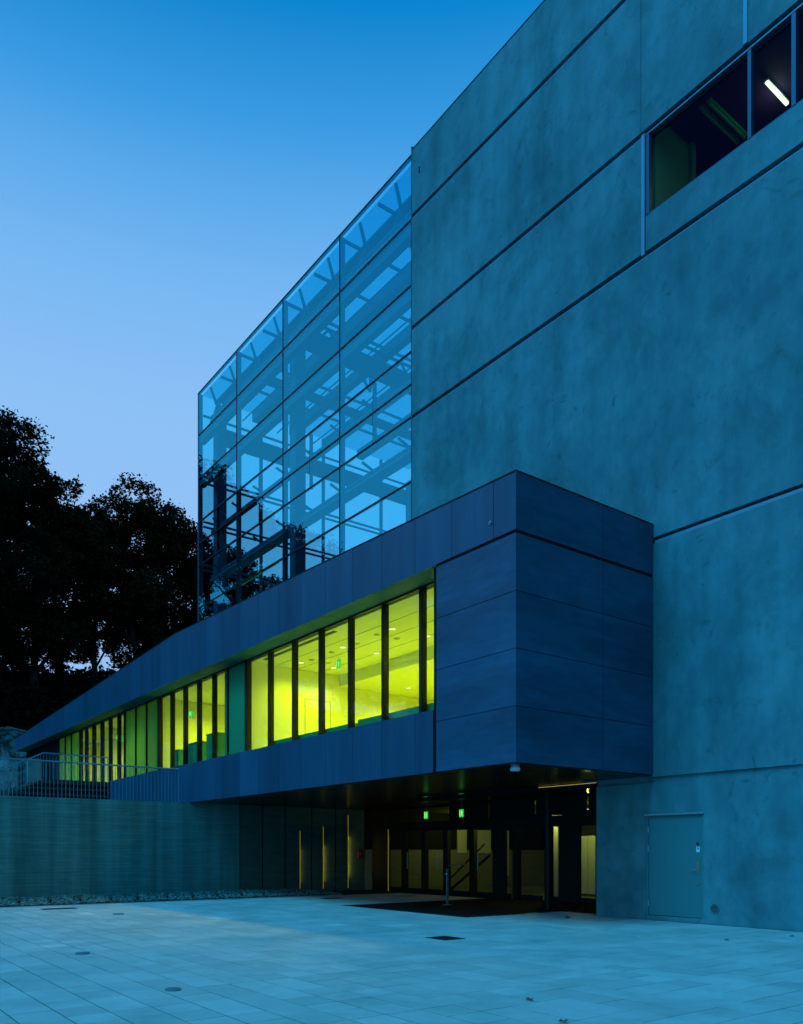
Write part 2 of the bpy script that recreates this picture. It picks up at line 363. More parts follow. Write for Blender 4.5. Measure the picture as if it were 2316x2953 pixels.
a = far.data.attributes.new('tone', 'FLOAT', 'FACE'); a.data.foreach_set('value', T2)
# entrance mat sunk in the paving
matt = thing('entrance_mat', (-16.1, 14.9, 0), 'large black entrance mat set in the paving before the doors', 'mat')
box('mat_field', -18.58, -13.70, 12.15, 17.75, -0.02, 0.004, MATM, matt); box('mat_field', -13.695, -12.22, 15.17, 17.75, -0.02, 0.003, MATM, matt)
boxes('mat_edge', [(-18.62, -13.66, 12.11, 12.15, -.02, .007), (-18.62, -18.58, 12.152, 17.7, -.02, .007), (-13.70, -13.66, 12.152, 15.13, -.02, .007), (-13.655, -12.22, 15.13, 15.17, -.02, .007)], DARKMETAL, matt)
# drains, covers, leaves
def grate(x, y, sx, sy, label):
    t = thing('drain_grate', (x, y, 0), label, 'drain', 'drain gratings in the plaza')
    boxes('frame', [(x - sx, x + sx, y - sy, y - sy + .03, 0, .009), (x - sx, x + sx, y + sy - .03, y + sy, 0, .009), (x - sx, x - sx + .03, y - sy + .031, y + sy - .031, 0, .009), (x + sx - .03, x + sx, y - sy + .031, y + sy - .031, 0, .009)], IRON, t)
    box('sump', x - sx + .031, x + sx - .031, y - sy + .031, y + sy - .031, 0.0005, .003, BACK, t)
    nb = 7
    for i in range(nb):
        xx = x - sx + .05 + (2 * sx - .1) * i / (nb - 1); box('bar', xx - .01, xx + .01, y - sy + .032, y + sy - .032, .0035, .008, IRON, t)
grate(-10.52, 8.86, .26, .22, 'square iron drain grating alone in the paving before the entrance mat')
grate(-21.97, 5.55, .20, .42, 'long iron drain grating beside the pebble strip')
grate(-21.7, 13.65, .22, .35, 'iron drain grating in the shade under the wing')
for x, y, r, lb in ((-8.3, 3.24, .085, 'round steel floor cover, nearest the camera of the three'), (-12.04, 3.36, .10, 'round steel floor cover in the middle of the left paving'), (-19.16, 6.16, .13, 'small round floor cover farthest out toward the pebble strip')):
    t = thing('floor_cover', (x, y, 0), lb, 'floor cover', 'round covers in the plaza')
    lathe('rim', x, y, [(r, 0), (r, .012), (r * .92, .016)], COVER, t); lathe('lid', x, y, [(r * .9, .0165), (r * .88, .022), (r * .3, .024)], COVER, t)
def dryleaf(x, y, s, label):
    V, F = [], []; n = 9; a0 = rnd.uniform(0, 6.3)
    V.append((x, y, .012))
    for i in range(n * 2):
        a = a0 + math.pi * i / n; r = s * (1.0 if i % 2 == 0 else .55) * (1 - .25 * math.cos(a - a0)); V.append((x + r * math.cos(a), y + r * math.sin(a), .006 + .55 * s * abs(math.sin(a * 1.5)) + rnd.uniform(0, .1 * s)))
    for i in range(n * 2): F.append((0, 1 + i, 1 + (i + 1) % (2 * n)))
    V += [(x, y, .01), (x - s * 1.2 * math.cos(a0), y - s * 1.2 * math.sin(a0), .004 + s * .2), (x - s * 1.2 * math.cos(a0) + .004, y - s * 1.2 * math.sin(a0) + .004, .004 + s * .2)]
    F.append((len(V) - 3, len(V) - 2, len(V) - 1))
    tag(mesh('fallen_leaf', V, F, LEAFM), label, 'leaf', 'fallen leaves on the plaza')
dryleaf(-5.59, 5.8, .045, 'curled brown leaf lying alone on the open paving')
dryleaf(-4.71, 5.28, .045, 'brown leaf at the bottom edge of the picture')
dryleaf(-12.02, 13.65, .075, 'dark leaf on the paving near the concrete wall corner')
dryleaf(-7.45, 12.31, .04, 'small dark leaf on the paving below the round vent')
dryleaf(-7.11, 13.76, .04, 'small dark leaf close to the concrete wall at the picture edge')

# ================================================================== CONCRETE BUILDING
bld = thing('concrete_building', (-9, YW + 5, 0), 'tall grey concrete building with dark horizontal joints', 'building')
XL, XE = -19.10, 6.0; WT = 0.22; ZT = 22.33
joints = [(2.95, 3.07), (8.06, 8.20), (14.32, 14.45), (16.97, 17.10), (20.29, 20.42)]
def cpanel(x0, x1, z0, z1): return box('wall_panel', x0, x1, YW, YW + WT, z0, z1, CONC, bld)
# ground storey with door opening
DX0, DX1, DZ0, DZ1 = -10.84, -9.46, 0.10, 2.26
prismY('wall_panel', [(-12.19, 0), (-12.19, 2.95), (XE, 2.95), (XE, 0), (DX1, 0), (DX1, DZ1), (DX0, DZ1), (DX0, 0)], YW, YW + WT, CONC, bld)
box('threshold', DX0 + .002, DX1 - .002, YW + .012, YW + WT, 0, DZ0, CONC, bld)
box('return_wall', -12.19, -11.97, YW + WT + .001, 17.8, 0, 3.0, CONC, bld)
cpanel(-12.6, XE, 3.07, 8.06)
cpanel(XL, XE, 8.20, 14.32)
cpanel(XL, -10.96, 14.45, 16.97); 
WX0, WX1, WZ0, WZ1 = -10.85, -1.2, 15.20, 17.10
cpanel(-10.85, XE, 14.45, 15.20)
cpanel(WX1, XE, 15.22, 16.97)
cpanel(XL, -10.975, 17.10, 20.29); cpanel(-10.965, -8.60, 17.10, 20.29); cpanel(-8.50, XE, 17.10, 20.29)
cpanel(XL, XE, 20.42, ZT)
boxes('backing', [(XL, XE, YW + .16, YW + .21, z0 - .0, z1 + .0) for z0, z1 in joints], BACK, bld)
for z0, z1 in joints:
    x0 = -12.19 if z0 < 5 else (XBL if z0 < 10 else XL)
    if z0 < 5: box('flashing', x0, XE, YW + .05, YW + .15, z0 + .002, z1 - .002, CONC, bld)
    else: box('flashing', (XB + .02 if z0 < 10 else x0), XE, YW + .012, YW + .155, z0 + .001, z0 + (.07 if z0 < 10 else .028), FLASH, bld)
for x0, z0, z1 in ((-10.955, 14.40, 17.02), (-8.595, 17.12, 20.29)):
    box('vertical_profile', x0, x0 + .085, YW - .012, YW + .15, z0, z1, FLASH, bld)
box('corner_trim', XL - .03, XL, YW - .01, YW + .2, 8.2, ZT + .12, TSTEEL, bld)
box('coping', XL - .02, XE, YW - .008, YW + .5, ZT, ZT + .03, DARKMETAL, bld)
box('side_wall', XL, XL + .25, YW + WT + .001, 27.5, 8.0, ZT - .01, CONC, bld)
box('roof', XL, XE, YW + .51, 27.5, ZT - .3, ZT - .02, CONC, bld)
box('end_wall', XE - .3, XE, YW + WT + .001, 27.5, 0, ZT - .31, CONC, bld)
box('rear_wall', XL, XE - .31, 27.2, 27.5, 0, ZT - .31, CONC, bld)
box('inner_lining', -11.9, XE - .31, YW + WT + .01, YW + WT + .04, 3.2, 14.3, BACK, bld)
for z in (11.0, 14.38): box('floor_slab', XL + .26, XE - .31, YW + WT + .05, 27.1, z - .2, z, CONC, bld)
box('weep_hole', -18.78, -18.72, YW - .004, YW + .02, 21.42, 21.60, BACK, bld)
# strip window
win = mesh('window', boxv(WX0, WX1, YW + .10, YW + .105, WZ0 + .06, WZ1 - .13), BF, UPGLASS, bld)
fr = [(WX0, WX1, YW + .03, YW + .14, WZ0, WZ0 + .055), (WX0, WX1, YW + .03, YW + .14, WZ1 - .13, WZ1 - .085)]
boxes('frame', fr, WINFRAME, win)
for x, ww in ((WX0, .07), (-8.52, .07), (-7.66, .08), (-5.2, .1), (-2.8, .1)): box('mullion', x, x + ww, YW + .02, YW + .15, WZ0 + .056, WZ1 - .131, WINFRAME, win)
box('sill', WX0, WX1, YW + .004, YW + .15, WZ0 - .012, WZ0 - .001, FLASH, win)
# room behind it
box('room_wall', -10.95, -10.80, YW + WT + .06, 16.3, 14.4, 17.6, TEALP, bld)
box('room_wall', -10.95, -10.70, 16.31, 16.45, 14.4, 17.6, TEALP, bld)
box('room_ceiling', -10.79, XE - .4, YW + .16, 22.0, 17.52, 17.60, PURP, bld)
box('room_wall', -10.9, XE - .4, 22.01, 22.2, 14.4, 17.6, PURP, bld)
def striplight(x, y0, y1, lit, label):
    t = thing('ceiling_strip_light', (x, (y0 + y1) / 2, 17.42), label, 'ceiling light', 'strip lights behind the upper window')
    box('housing', x - .05, x + .05, y0, y1, 17.46, 17.52, TEALP if not lit else WHITEP, t)
    if lit:
        box('tube', x - .028, x + .028, y0 + .01, y1 - .01, 17.425, 17.459, E_TUBE, t)
        lamp('bulb', 'POINT', (x, (y0 + y1) / 2, 17.3), 4.5, (.6, 1, .6), t, .1)
    else: tube('tube', (x, y0 + .03, 17.43), (x, y1 - .03, 17.43), .03, TEALP, t)
striplight(-8.90, 16.2, 17.05, True, 'glowing fluorescent tube behind the upper strip window')
striplight(-10.06, 15.65, 17.1, False, 'unlit green strip light nearer the window jamb, one of a pair')
striplight(-9.88, 15.65, 17.1, False, 'unlit green strip light, the inner one of a pair')
# steel door
door = mesh('door', boxv(DX0 + .05, DX1 - .05, YW + .035, YW + .08, DZ0 + .012, DZ1 - .05), BF, DOORM, bld)
boxes('door_frame', [(DX0, DX0 + .048, YW + .012, YW + .15, DZ0, DZ1), (DX1 - .048, DX1, YW + .012, YW + .15, DZ0, DZ1), (DX0 + .049, DX1 - .049, YW + .012, YW + .15, DZ1 - .048, DZ1)], DOORM, bld)
box('drip_rail', DX0 - .02, DX1 + .02, YW - .03, YW + .011, DZ1 - .02, DZ1 + .012, STEEL, bld)
for z in (1.93, 1.53, 0.36): tube('hinge', (DX0 + .045, YW + .02, z - .06), (DX0 + .045, YW + .02, z + .06), .012, STEEL, door)
box('lock_plate', -9.625, -9.575, YW + .027, YW + .034, 1.03, 1.27, BRASS, door)
V, F = [], []; tubev((-9.60, YW + .034, 1.09), (-9.60, YW - .03, 1.09), .011, None, 8, V, F); tubev((-9.60, YW - .03, 1.09), (-9.74, YW - .03, 1.085), .010, None, 8, V, F)
mesh('handle', V, F, STEEL, door)
tube('lock_cylinder', (-9.60, YW + .034, 1.22), (-9.60, YW + .015, 1.22), .02, BRASS, door); tube('lock_cylinder', (-9.60, YW + .034, .81), (-9.60, YW + .018, .81), .026, BRASS, door)
tube('knob', (-9.60, YW + .034, 1.63), (-9.60, YW + .0, 1.63), .028, IRON, door)
st = box('sticker', -9.642, -9.562, YW + .031, YW + .0335, 1.455, 1.57, WHITEP, door)
tube('sticker_mark', (-9.602, YW + .031, 1.535), (-9.602, YW + .029, 1.535), .018, REDP, st, n=12)
vent = thing('vent_grille', (-9.20, YW, .25), 'round louvred vent low in the concrete wall beside the door', 'vent')
V, F = [], []
def ring(V, F, c, r0, r1, y0, y1, n=24):
    k = len(V)
    for r, y in ((r0, y1), (r0, y0), (r1, y0), (r1, y1)):
        for i in range(n): t = 2 * math.pi * i / n; V.append((c[0] + r * math.cos(t), y, c[2] + r * math.sin(t)))
    for q in range(3):
        for i in range(n): j = (i + 1) % n; F.append((k + q * n + i, k + q * n + j, k + (q + 1) * n + j, k + (q + 1) * n + i))
ring(V, F, (-9.20, 0, .325), .082, .10, YW - .018, YW + .01); mesh('rim', V, F, COVER, vent)
tube('recess', (-9.20, YW - .002, .325), (-9.20, YW - .004, .325), .083, BACK, vent, n=24)
for i in range(6):
    z = .325 - .062 + i * .0248; hw = math.sqrt(max(.0004, .081 ** 2 - (z - .325) ** 2))
    box('louvre', -9.20 - hw, -9.20 + hw, YW - .014, YW - .005, z - .007, z + .005, COVER, vent)

# ================================================================== GLASS TOWER
tw = thing('glass_tower', (-27, 21, 7.7), 'blue glass stair tower with steel frame inside', 'tower')
TX = [-19.14, -23.07, -27.00, -30.94, -34.88]; TZ = [7.9, 8.55, 10.50, 12.48, 14.40, 15.38, 16.36, 18.33, 20.28, 22.18]
def vpaneY(x0, x1, z0, z1, y, m): return box('pane', x0, x1, y, y + .02, z0, z1, m, tw)
for i in range(4):
    xa, xb = TX[i], TX[i + 1]; xm = (xa + xb) / 2
    for k in range(len(TZ) - 1):
        z0, z1 = TZ[k] + .012, TZ[k + 1] - .012
        if k in (4, 5):
            vpaneY(xm - .012, xa - .012, z0, z1, YW, TOWERGLASS); vpaneY(xb + .012, xm + .0 - .012 - .024, z0, z1, YW, TOWERGLASS)
        else: vpaneY(xb + .012, xa - .012, z0, z1, YW, TOWERGLASS)
    box('half_mullion', xm - .05, xm + .02, YW + .022, YW + .12, 14.4, 16.36, DARKMETAL, tw)
for x in TX[1:]: box('mullion', x - .03, x + .03, YW + .022, YW + .20, 7.9, 22.18, TSTEEL, tw); box('joint_cap', x - .028, x + .028, YW - .008, YW + .0215, 7.9, 22.18, DARKMETAL, tw)
for z in TZ[1:-1]:
    box('transom', TX[-1], TX[0], YW - .012, YW + .05, z - .03, z + .03, DARKMETAL, tw)
    if z > 17: box('transom_rail', TX[-1], TX[0], YW + .051, YW + .30, z - (.34 if z > 17 else .16), z - .031, TSTEEL, tw)
box('roof_edge', TX[-1] - .05, TX[0], YW - .012, YW + .10, 22.181, 22.225, DARKMETAL, tw)
# front tubes with brackets
for z, r in ((21.25, .17), (16.05, .14), (14.0, .14)):
    tube('rail_tube', (TX[0] - .05, 15.52, z), (TX[-1] + .05, 15.52, z), r, TSTEEL, tw, n=12)
    if z > 20 or z == 14.0: box('rail_shelf', TX[-1] + .1, TX[0] - .1, 15.30, 15.74, z - r - .07, z - r - .02, TLIGHT, tw)
for i in range(8):
    x = TX[0] - .98 - i * 1.968
    V, F = [], []
    tubev((x, YW + .15, 22.1), (x - .25, 15.45, 21.35), .055, .075, 6, V, F); tubev((x - .9, 15.52, 21.35), (x - .55, 15.62, 22.05), .08, .05, 6, V, F); tubev((x - .25, 15.52, 21.35), (x - .55, 15.62, 22.05), .07, .05, 6, V, F)
    mesh('roof_bracket', V, F, TSTEEL, tw)
    for z in (16.05, 14.0):
        tube('bracket_arm', (x, 15.5, z + .1), (x, YW + .25, z + .26), .045, TSTEEL, tw, n=6)
# columns
for x in (-34.15, -27.15): box('column', x - .22, x + .22, 15.30, 15.74, 7.9, 21.1, TSTEEL, tw)
for x in (-34.15, -27.15): box('column', x - .2, x + .2, 26.2, 26.6, 7.9, 21.1, TSTEEL, tw)
# roof
for j in range(7):
    ya = 14.98 + j * 1.98
    if j: box('roof_purlin', TX[-1] + .1, TX[0] - .05, ya - .17 + .64, ya + .17 + .64, 21.72, 22.14, DSTEEL, tw)
    for i in range(8):
        xa = TX[-1] + i * 1.9675
        if j < 6: box('roof_pane', xa + .015, xa + 1.9525, ya + .01, ya + 1.97, 22.16, 22.178, ROOFGLASS, tw)
for i in range(1, 8):
    xa = TX[-1] + i * 1.9675; box('roof_bar', xa - .03, xa + .03, 15.0, 26.9, 22.05, 22.155, TSTEEL, tw)
box('roof_edge_panel', TX[-1] + .1, TX[0] - .05, 15.62, 16.86, 22.06, 22.13, TSTEEL, tw)
gird = box('roof_girder', -27.3, -26.95, 15.9, 26.5, 20.85, 21.5, DSTEEL, tw)
V, F = [], []
for k in range(9): y = 16.0 + k * 1.15; tubev((-26.6, y, 20.9), (-26.6, y + .57, 21.5), .05, None, 6, V, F); tubev((-26.6, y + .57, 21.5), (-26.6, y + 1.15, 20.9), .05, None, 6, V, F)
tubev((-26.6, 15.9, 20.88), (-26.6, 26.5, 20.88), .06, None, 6, V, F); tubev((-26.6, 15.9, 21.52), (-26.6, 26.5, 21.52), .06, None, 6, V, F)
mesh('lattice_truss', V, F, DSTEEL, tw)
for x in (-21.1, -31.0): box('cross_beam', x - .1, x + .1, 15.7, 26.9, 21.35, 21.70, DSTEEL, tw)
for y in (16.9, 18.7, 20.6): tube('tie_rod', (TX[0] - .1, y, 21.55), (TX[-1] + .2, y, 21.55), .03, DSTEEL, tw, n=6)
for y in (17.6, 19.4, 21.2, 23.0, 24.8):
    V, F = [], []; tubev((-27.1, y, 21.56), (-27.1, y, 21.85), .12, .08, 8, V, F); mesh('girder_fitting', V, F, TSTEEL, gird)
for y in (18.4, 22.4):
    V, F = [], []; tubev((-27.1, y, 20.75), (-26.8, y + .2, 19.95), .09, .05, 6, V, F); tubev((-27.1, y + .5, 20.75), (-26.8, y + .25, 19.95), .09, .05, 6, V, F); mesh('girder_strut', V, F, TSTEEL, gird)
# end wall X = -34.88
XEW = TX[-1]; EY = [14.82, 17.9, 21.35, 24.9, 27.3]
for k in range(len(TZ) - 1):
    if k == 5: continue
    z0, z1 = TZ[k] + .012, (TZ[k + 1] if k != 4 else TZ[k + 2]) - .012
    for a, b in zip(EY, EY[1:]): box('end_pane', XEW, XEW + .02, a + .012, b - .012, z0, z1, ENDGLASS, tw)
for y in EY[1:]: box('end_mullion', XEW + .021, XEW + .15, y - .06, y + .06, 7.9, 22.1, TSTEEL, tw)
for z in (21.15, 18.33, 16.36, 14.4, 12.48, 10.5, 8.55):
    for dz in ((0, -.22) if z in (18.33, 16.36, 14.4) else (0,)): tube('end_rail', (XEW + .22, 14.95, z + dz), (XEW + .22, 27.3, z + dz), .055, TSTEEL, tw, n=8)
box('end_beam', XEW + .3, XEW + .6, 15.75, 27.2, 20.0, 20.67, DSTEEL, tw)
box('corner_post', XEW - .03, XEW + .04, YW - .014, YW + .10, 7.9, 22.18, TSTEEL, tw)
box('back_wall', TX[-1], TX[0], 27.32, 27.5, 7.9, 8.6, CONC, tw)
for i in range(4): box('back_pane', TX[i + 1] + .02, TX[i] - .02, 27.32, 27.34, 8.62, 22.1, ENDGLASS, tw)
box('tower_floor', TX[-1], TX[0] - .01, YW + .06, 27.3, 7.7, 7.89, CONC, tw)
# stair flights and landings low in the tower
gl = thing('green_light_line', (-31, 16.0, 13.1), 'green glowing light line low inside the glass tower', 'light')
tube('tube', (-32.8, 15.85, 13.18), (-29.3, 15.85, 13.22), .05, E_GREEN, gl, n=8); box('bracket', -31.1, -31.0, 15.9, 15.95, 13.12, 13.16, DARKMETAL, gl)

# ================================================================== WING
wg = thing('cladded_wing', (-30, YF + 2, 0), 'long low wing clad in blue metal panels with lit windows', 'building')
PW = 1.2075
def ztop(x):
    if x > -27.1: return 8.46 + (XB - x) / (27.1 + XB) * 0.55
    return 9.01 + (-27.1 - x) / (51.9 - 27.1) * (8.14 - 9.01)
g = .006
def fpanel(name, x0, x1, zb0, zb1, parent=wg, y0=YF, th=.03): # polygonal top
    pts = [(x0, zb0), (x1, zb0), (x1, zb1(x1) if callable(zb1) else zb1)]
    if callable(zb1):
        if x0 < -27.1 < x1: pts.append((-27.1, zb1(-27.1)))
        pts.append((x0, zb1(x0)))
    else: pts.append((x0, zb1))
    return prismY(name, pts, y0, y0 + th, CLAD, parent)
xs = [XB]; x = -11.25
while x > -51.9: xs.append(x); x -= PW
xs.append(-51.9)
for a, b in zip(xs, xs[1:]): fpanel('fascia_panel', b + g, a - (g if a != XB else 0), ZHEAD + .02, ztop)
# box rows
rows = [3.11, 4.15, 5.21, 6.27, 7.34]
for z0, z1 in zip(rows, rows[1:]):
    box('box_panel', XBL, XB, YF, YF + .03, z0 + g, z1 - g, CLADH, wg)
    box('box_panel', XB - .03, XB, YF + .031, 13.13 - g, z0 + g, z1 - g, CLADH, wg); box('box_panel', XB - .03, XB, 13.13 + g, YW - .012, z0 + g, z1 - g, CLADH, wg)
box('box_panel', XB - .03, XB, YF + .031, 13.13 - g, ZHEAD + .02, 8.46, CLADH, wg); box('box_panel', XB - .03, XB, 13.13 + g, YW - .012, ZHEAD + .02, 8.46, CLADH, wg)
xl = [-13.06] + [v for v in xs if -34.3 < v < -13.2] + [-34.30]
for a, b in zip(xl, xl[1:]): box('spandrel_panel', b + g, a - g, YF, YF + .03, ZS, ZSILL, CLAD, wg)
boxes('backing', [(XBL + .01, XB - .035, YF + .032, YF + .08, 3.12, 8.40), (XB - .08, XB - .032, YF + .081, YW - .02, 3.12, 8.40), (XBL - .2, XBL - .0, YF + .10, YF + .2, ZS, ZHEAD), (-34.29, -13.16, YF + .032, YF + .07, ZS + .01, ZSILL - .01)], BACK, wg)
prismY('fascia_backing', [(-51.85, ZHEAD + .03), (XB - .09, ZHEAD + .03), (XB - .09, 8.40), (-27.1, 8.95), (-51.85, 8.08)], YF + .032, YF + .30, BACK, wg)
prismY('coping', [(XB + .01, 8.462), (-27.1, 9.012), (-51.92, 8.142), (-51.92, 8.165), (-27.1, 9.035), (XB + .01, 8.485)], YF - .012, YF + .30, DARKMETAL, wg)
box('coping', XB - .28, XB + .012, YF + .301, YW - .012, 8.462, 8.486, DARKMETAL, wg)
prismY('roof', [(XB - .09, 8.25), (XB - .09, 8.36), (-27.1, 8.90), (-51.85, 8.02), (-51.85, 7.92), (-27.1, 8.80)], YF + .302, YW - .013, BACK, wg)
for a, b in zip(xs, xs[1:]):
    if a <= XBL + .5: box('soffit_panel', b + g, min(a, XBL) - g, YF + .002, YG + .10, ZHEAD, ZHEAD + .018, SOFP, wg)
box('soffit_backing', -51.8, XBL, YF + .1, YG + .1, ZHEAD + .0185, ZHEAD + .029, BACK, wg)
box('sill', -34.3, -13.0, YF + .031, YG + .1, ZSILL - .03, ZSILL - .005, CLAD, wg)
box('groove', XBL, XB - .04, YF + .026, YF + .031, 7.335, 7.405, BACK, wg)
box('gap_filler', -13.057, -12.952, YF + .024, YF + .09, ZS + .004, ZSILL + .0, BACK, wg)
# underside of the wing
ux = -25.9
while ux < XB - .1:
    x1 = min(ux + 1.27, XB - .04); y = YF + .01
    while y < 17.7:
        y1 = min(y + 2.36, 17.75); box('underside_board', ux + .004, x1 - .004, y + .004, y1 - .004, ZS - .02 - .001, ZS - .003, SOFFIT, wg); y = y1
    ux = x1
box('wing_floor', -55, XB - .09, YF + .09, 24.0, ZS + .0, 4.37, ROOMF, wg)
# glazing: mullions, panes, panels
mull = [(-14.21, .09), (-15.65, .09), (-17.10, .09), (-18.52, .09), (-19.95, .09), (-21.38, .09), (-22.86, .16), (-24.20, .05), (-25.32, .09), (-26.57, .09), (-27.79, .09), (-29.03, .09), (-30.30, .16), (-31.63, .05),
        (-32.87, .05), (-34.24, .10), (-35.08, .10), (-36.25, .10), (-37.41, .10), (-38.66, .16), (-39.85, .08), (-40.80, .16), (-42.29, .07), (-43.40, .07), (-44.70, .16)]
prev = XBL - .03
for i, (x, ww) in enumerate(mull):
    box('mullion', x - ww / 2, x + ww / 2, YG - .06, YG + .10, ZSILL - .03, ZHEAD - .001, DARKMETAL, wg)
    a, b = prev, x + ww / 2
    mid = (a + b) / 2
    frost = (-24.2 < mid < -22.9) or (-34.2 < mid < -30.3) or (-44.7 < mid < -40.8)
    box('frosted_panel' if frost else 'window_pane', b + .004, a - .004, YG, YG + .02, ZSILL - .02, ZHEAD - .045, (TEALP if mid > -24.2 else FROST) if frost else WINGGLASS, wg)
    box('head_rail', b, a, YG - .04, YG + .06, ZHEAD - .045, ZHEAD - .002, DARKMETAL, wg)
    prev = x - ww / 2
box('end_wall', -51.8, -44.85, YG - .05, YG + .2, ZSILL - .1, ZHEAD - .002, BACK, wg)
# interior of the wing
def rbox(name, *a, m=ROOMW): return box(name, *a, m, wg)
rbox('room_ceiling', -22.84, -13.2, YG + .13, 14.65, 7.33, 7.36, m=ROOMC)
rbox('bulkhead', -22.84, -13.2, 14.65, 14.75, 6.96, 7.325, m=ROOMC)
rbox('room_ceiling', -22.84, -13.2, 14.751, 20.2, 6.96, 7.0, m=ROOMC)
rbox('room_wall', -23.0, -22.85, YG + .13, 20.2, 4.37, 7.36)
rbox('room_wall', -22.84, -13.2, 20.21, 20.4, 4.37, 7.0)
rbox('room_wall', -13.2, -13.05, YF + .25, 20.2, 4.37, 7.36)
box('room_column', -18.9, -18.5, 17.3, 17.7, 4.38, 6.955, ROOMC, wg)
for y in (13.32, 14.28): box('door_reveal', -22.848, -22.838, y, y + .02, 4.38, 6.42, VALVE, wg)
box('door_reveal', -22.848, -22.838, 13.341, 14.279, 6.405, 6.42, VALVE, wg)
for k in range(1, 4): box('ceiling_joint', -22.8, -13.3, 11.45 + k * .8, 11.462 + k * .8, 7.322, 7.3295, TEALP, wg)
box('slot_diffuser', -22.3, -18.3, 11.54, 11.66, 7.315, 7.329, DARKMETAL, wg)
box('convector', -21.5, -17.2, YG + .15, YG + .32, 4.375, 4.74, TEALP, wg); box('convector', -17.0, -13.6, YG + .15, YG + .32, 4.375, 4.78, TEALP, wg)
for x, y in ((-17.9, 13.35), (-17.9, 12.68), (-19.03, 12.77), (-20.28, 12.73), (-21.45, 12.75), (-21.5, 13.37)):
    lathe('air_valve', x, y, [(.05, 7.30), (.09, 7.315), (.09, 7.329)], VALVE, wg, 16)
# second and third rooms
rbox('room_ceiling', -30.2, -24.75, YG + .13, 19.0, 7.33, 7.36, m=ROOMC); rbox('room_wall', -30.5, -30.35, YG + .13, 19.0, 4.37, 7.36)
rbox('room_wall', -30.2, -24.75, 19.01, 19.2, 4.37, 7.36); rbox('room_wall', -24.75, -24.6, YG + .13, 19.0, 4.37, 7.36)
rbox('bulkhead', -30.2, -24.76, 14.65, 14.75, 6.9, 7.325, m=ROOMC)
box('blind', -24.72, -24.28, YG + .10, YG + .12, 4.42, 7.3, TEALP, wg)
rbox('room_ceiling', -44.6, -30.55, YG + .13, 17.0, 7.33, 7.36, m=ROOMC); rbox('room_wall', -44.9, -44.75, YG + .13, 17.0, 4.37, 7.36); rbox('room_wall', -44.6, -30.55, 17.01, 17.2, 4.37, 7.36)
rbox('room_wall', -38.9, -38.75, YG + .35, 16.99, 4.37, 7.325); rbox('room_wall', -34.4, -34.25, YG + .35, 16.99, 4.37, 7.325)
for x0, x1, zt in ((-29.6, -28.9, 5.25), (-28.0, -27.0, 5.35), (-26.4, -25.6, 5.5)):
    t = thing('cabinet', ((x0 + x1) / 2, YG + .5, 4.375), {-29.6: 'low teal cabinet behind the glass, leftmost in the second room', -28.0: 'low teal cabinet in the middle of the second lit room', -26.4: 'tallest teal cabinet, beside the curtain in the second lit room'}[x0], 'cabinet', 'low cabinets in the second lit room')
    box('carcass', x0, x1, YG + .2, YG + .6, 4.375, zt - .03, TEALP, t); box('top', x0 - .02, x1 + .02, YG + .18, YG + .62, zt - .029, zt, TEALP, t)
LC = (0.84, 1.0, 0.01)
def downlight(x, y, z, power, label, spot=(150, .8), r=.11):
    t = thing('downlight', (x, y, z), label, 'downlight', 'recessed downlights')
    lathe('trim', x, y, [(r, z - .012), (r, z - .001)], ROOMC, t, 16); lathe('lens', x, y, [(r * .8, z - .016), (r * .8, z - .0125)], E_DOWN, t, 16)
    lamp('bulb', 'SPOT', (x, y, z - .05), power, LC, t, .10, spot)
names = {0: 'nearest the box', 1: 'in the middle pair', 2: 'nearest the yellow end wall'}
for i, x in enumerate((-17.19, -19.58, -21.95)):
    for j, y in enumerate((12.67, 13.85)): downlight(x, y, 7.33, (240, 240, 140)[i], 'round downlight in the largest lit room, %s, %s row' % (names[i], ('window side', 'inner')[j]))
downlight(-14.8, 12.67, 7.33, 230, 'round downlight in the largest lit room, behind the last narrow pane'); 
for i, x in enumerate((-21.6, -19.2, -16.6)): downlight(x, 16.6, 6.96, 330, 'round downlight under the lower inner ceiling, %s' % ('by the yellow end wall', 'in the middle', 'nearest the box')[i])
for i, (x, y) in enumerate(((-28.9, 12.9), (-26.4, 12.9), (-28.9, 15.8), (-26.4, 15.8))): downlight(x, y, 7.33, 300, 'round downlight in the second lit room, %s %s' % (('far', 'near', 'far', 'near')[i], ('front', 'front', 'back', 'back')[i]))
for i, x in enumerate((-33.0, -36.6, -40.2, -43.0)): downlight(x, 13.2, 7.33, (260, 420, 300, 200)[i], 'round downlight in the far end rooms, number %s from the stair side' % ('four', 'three', 'two', 'one')[i])
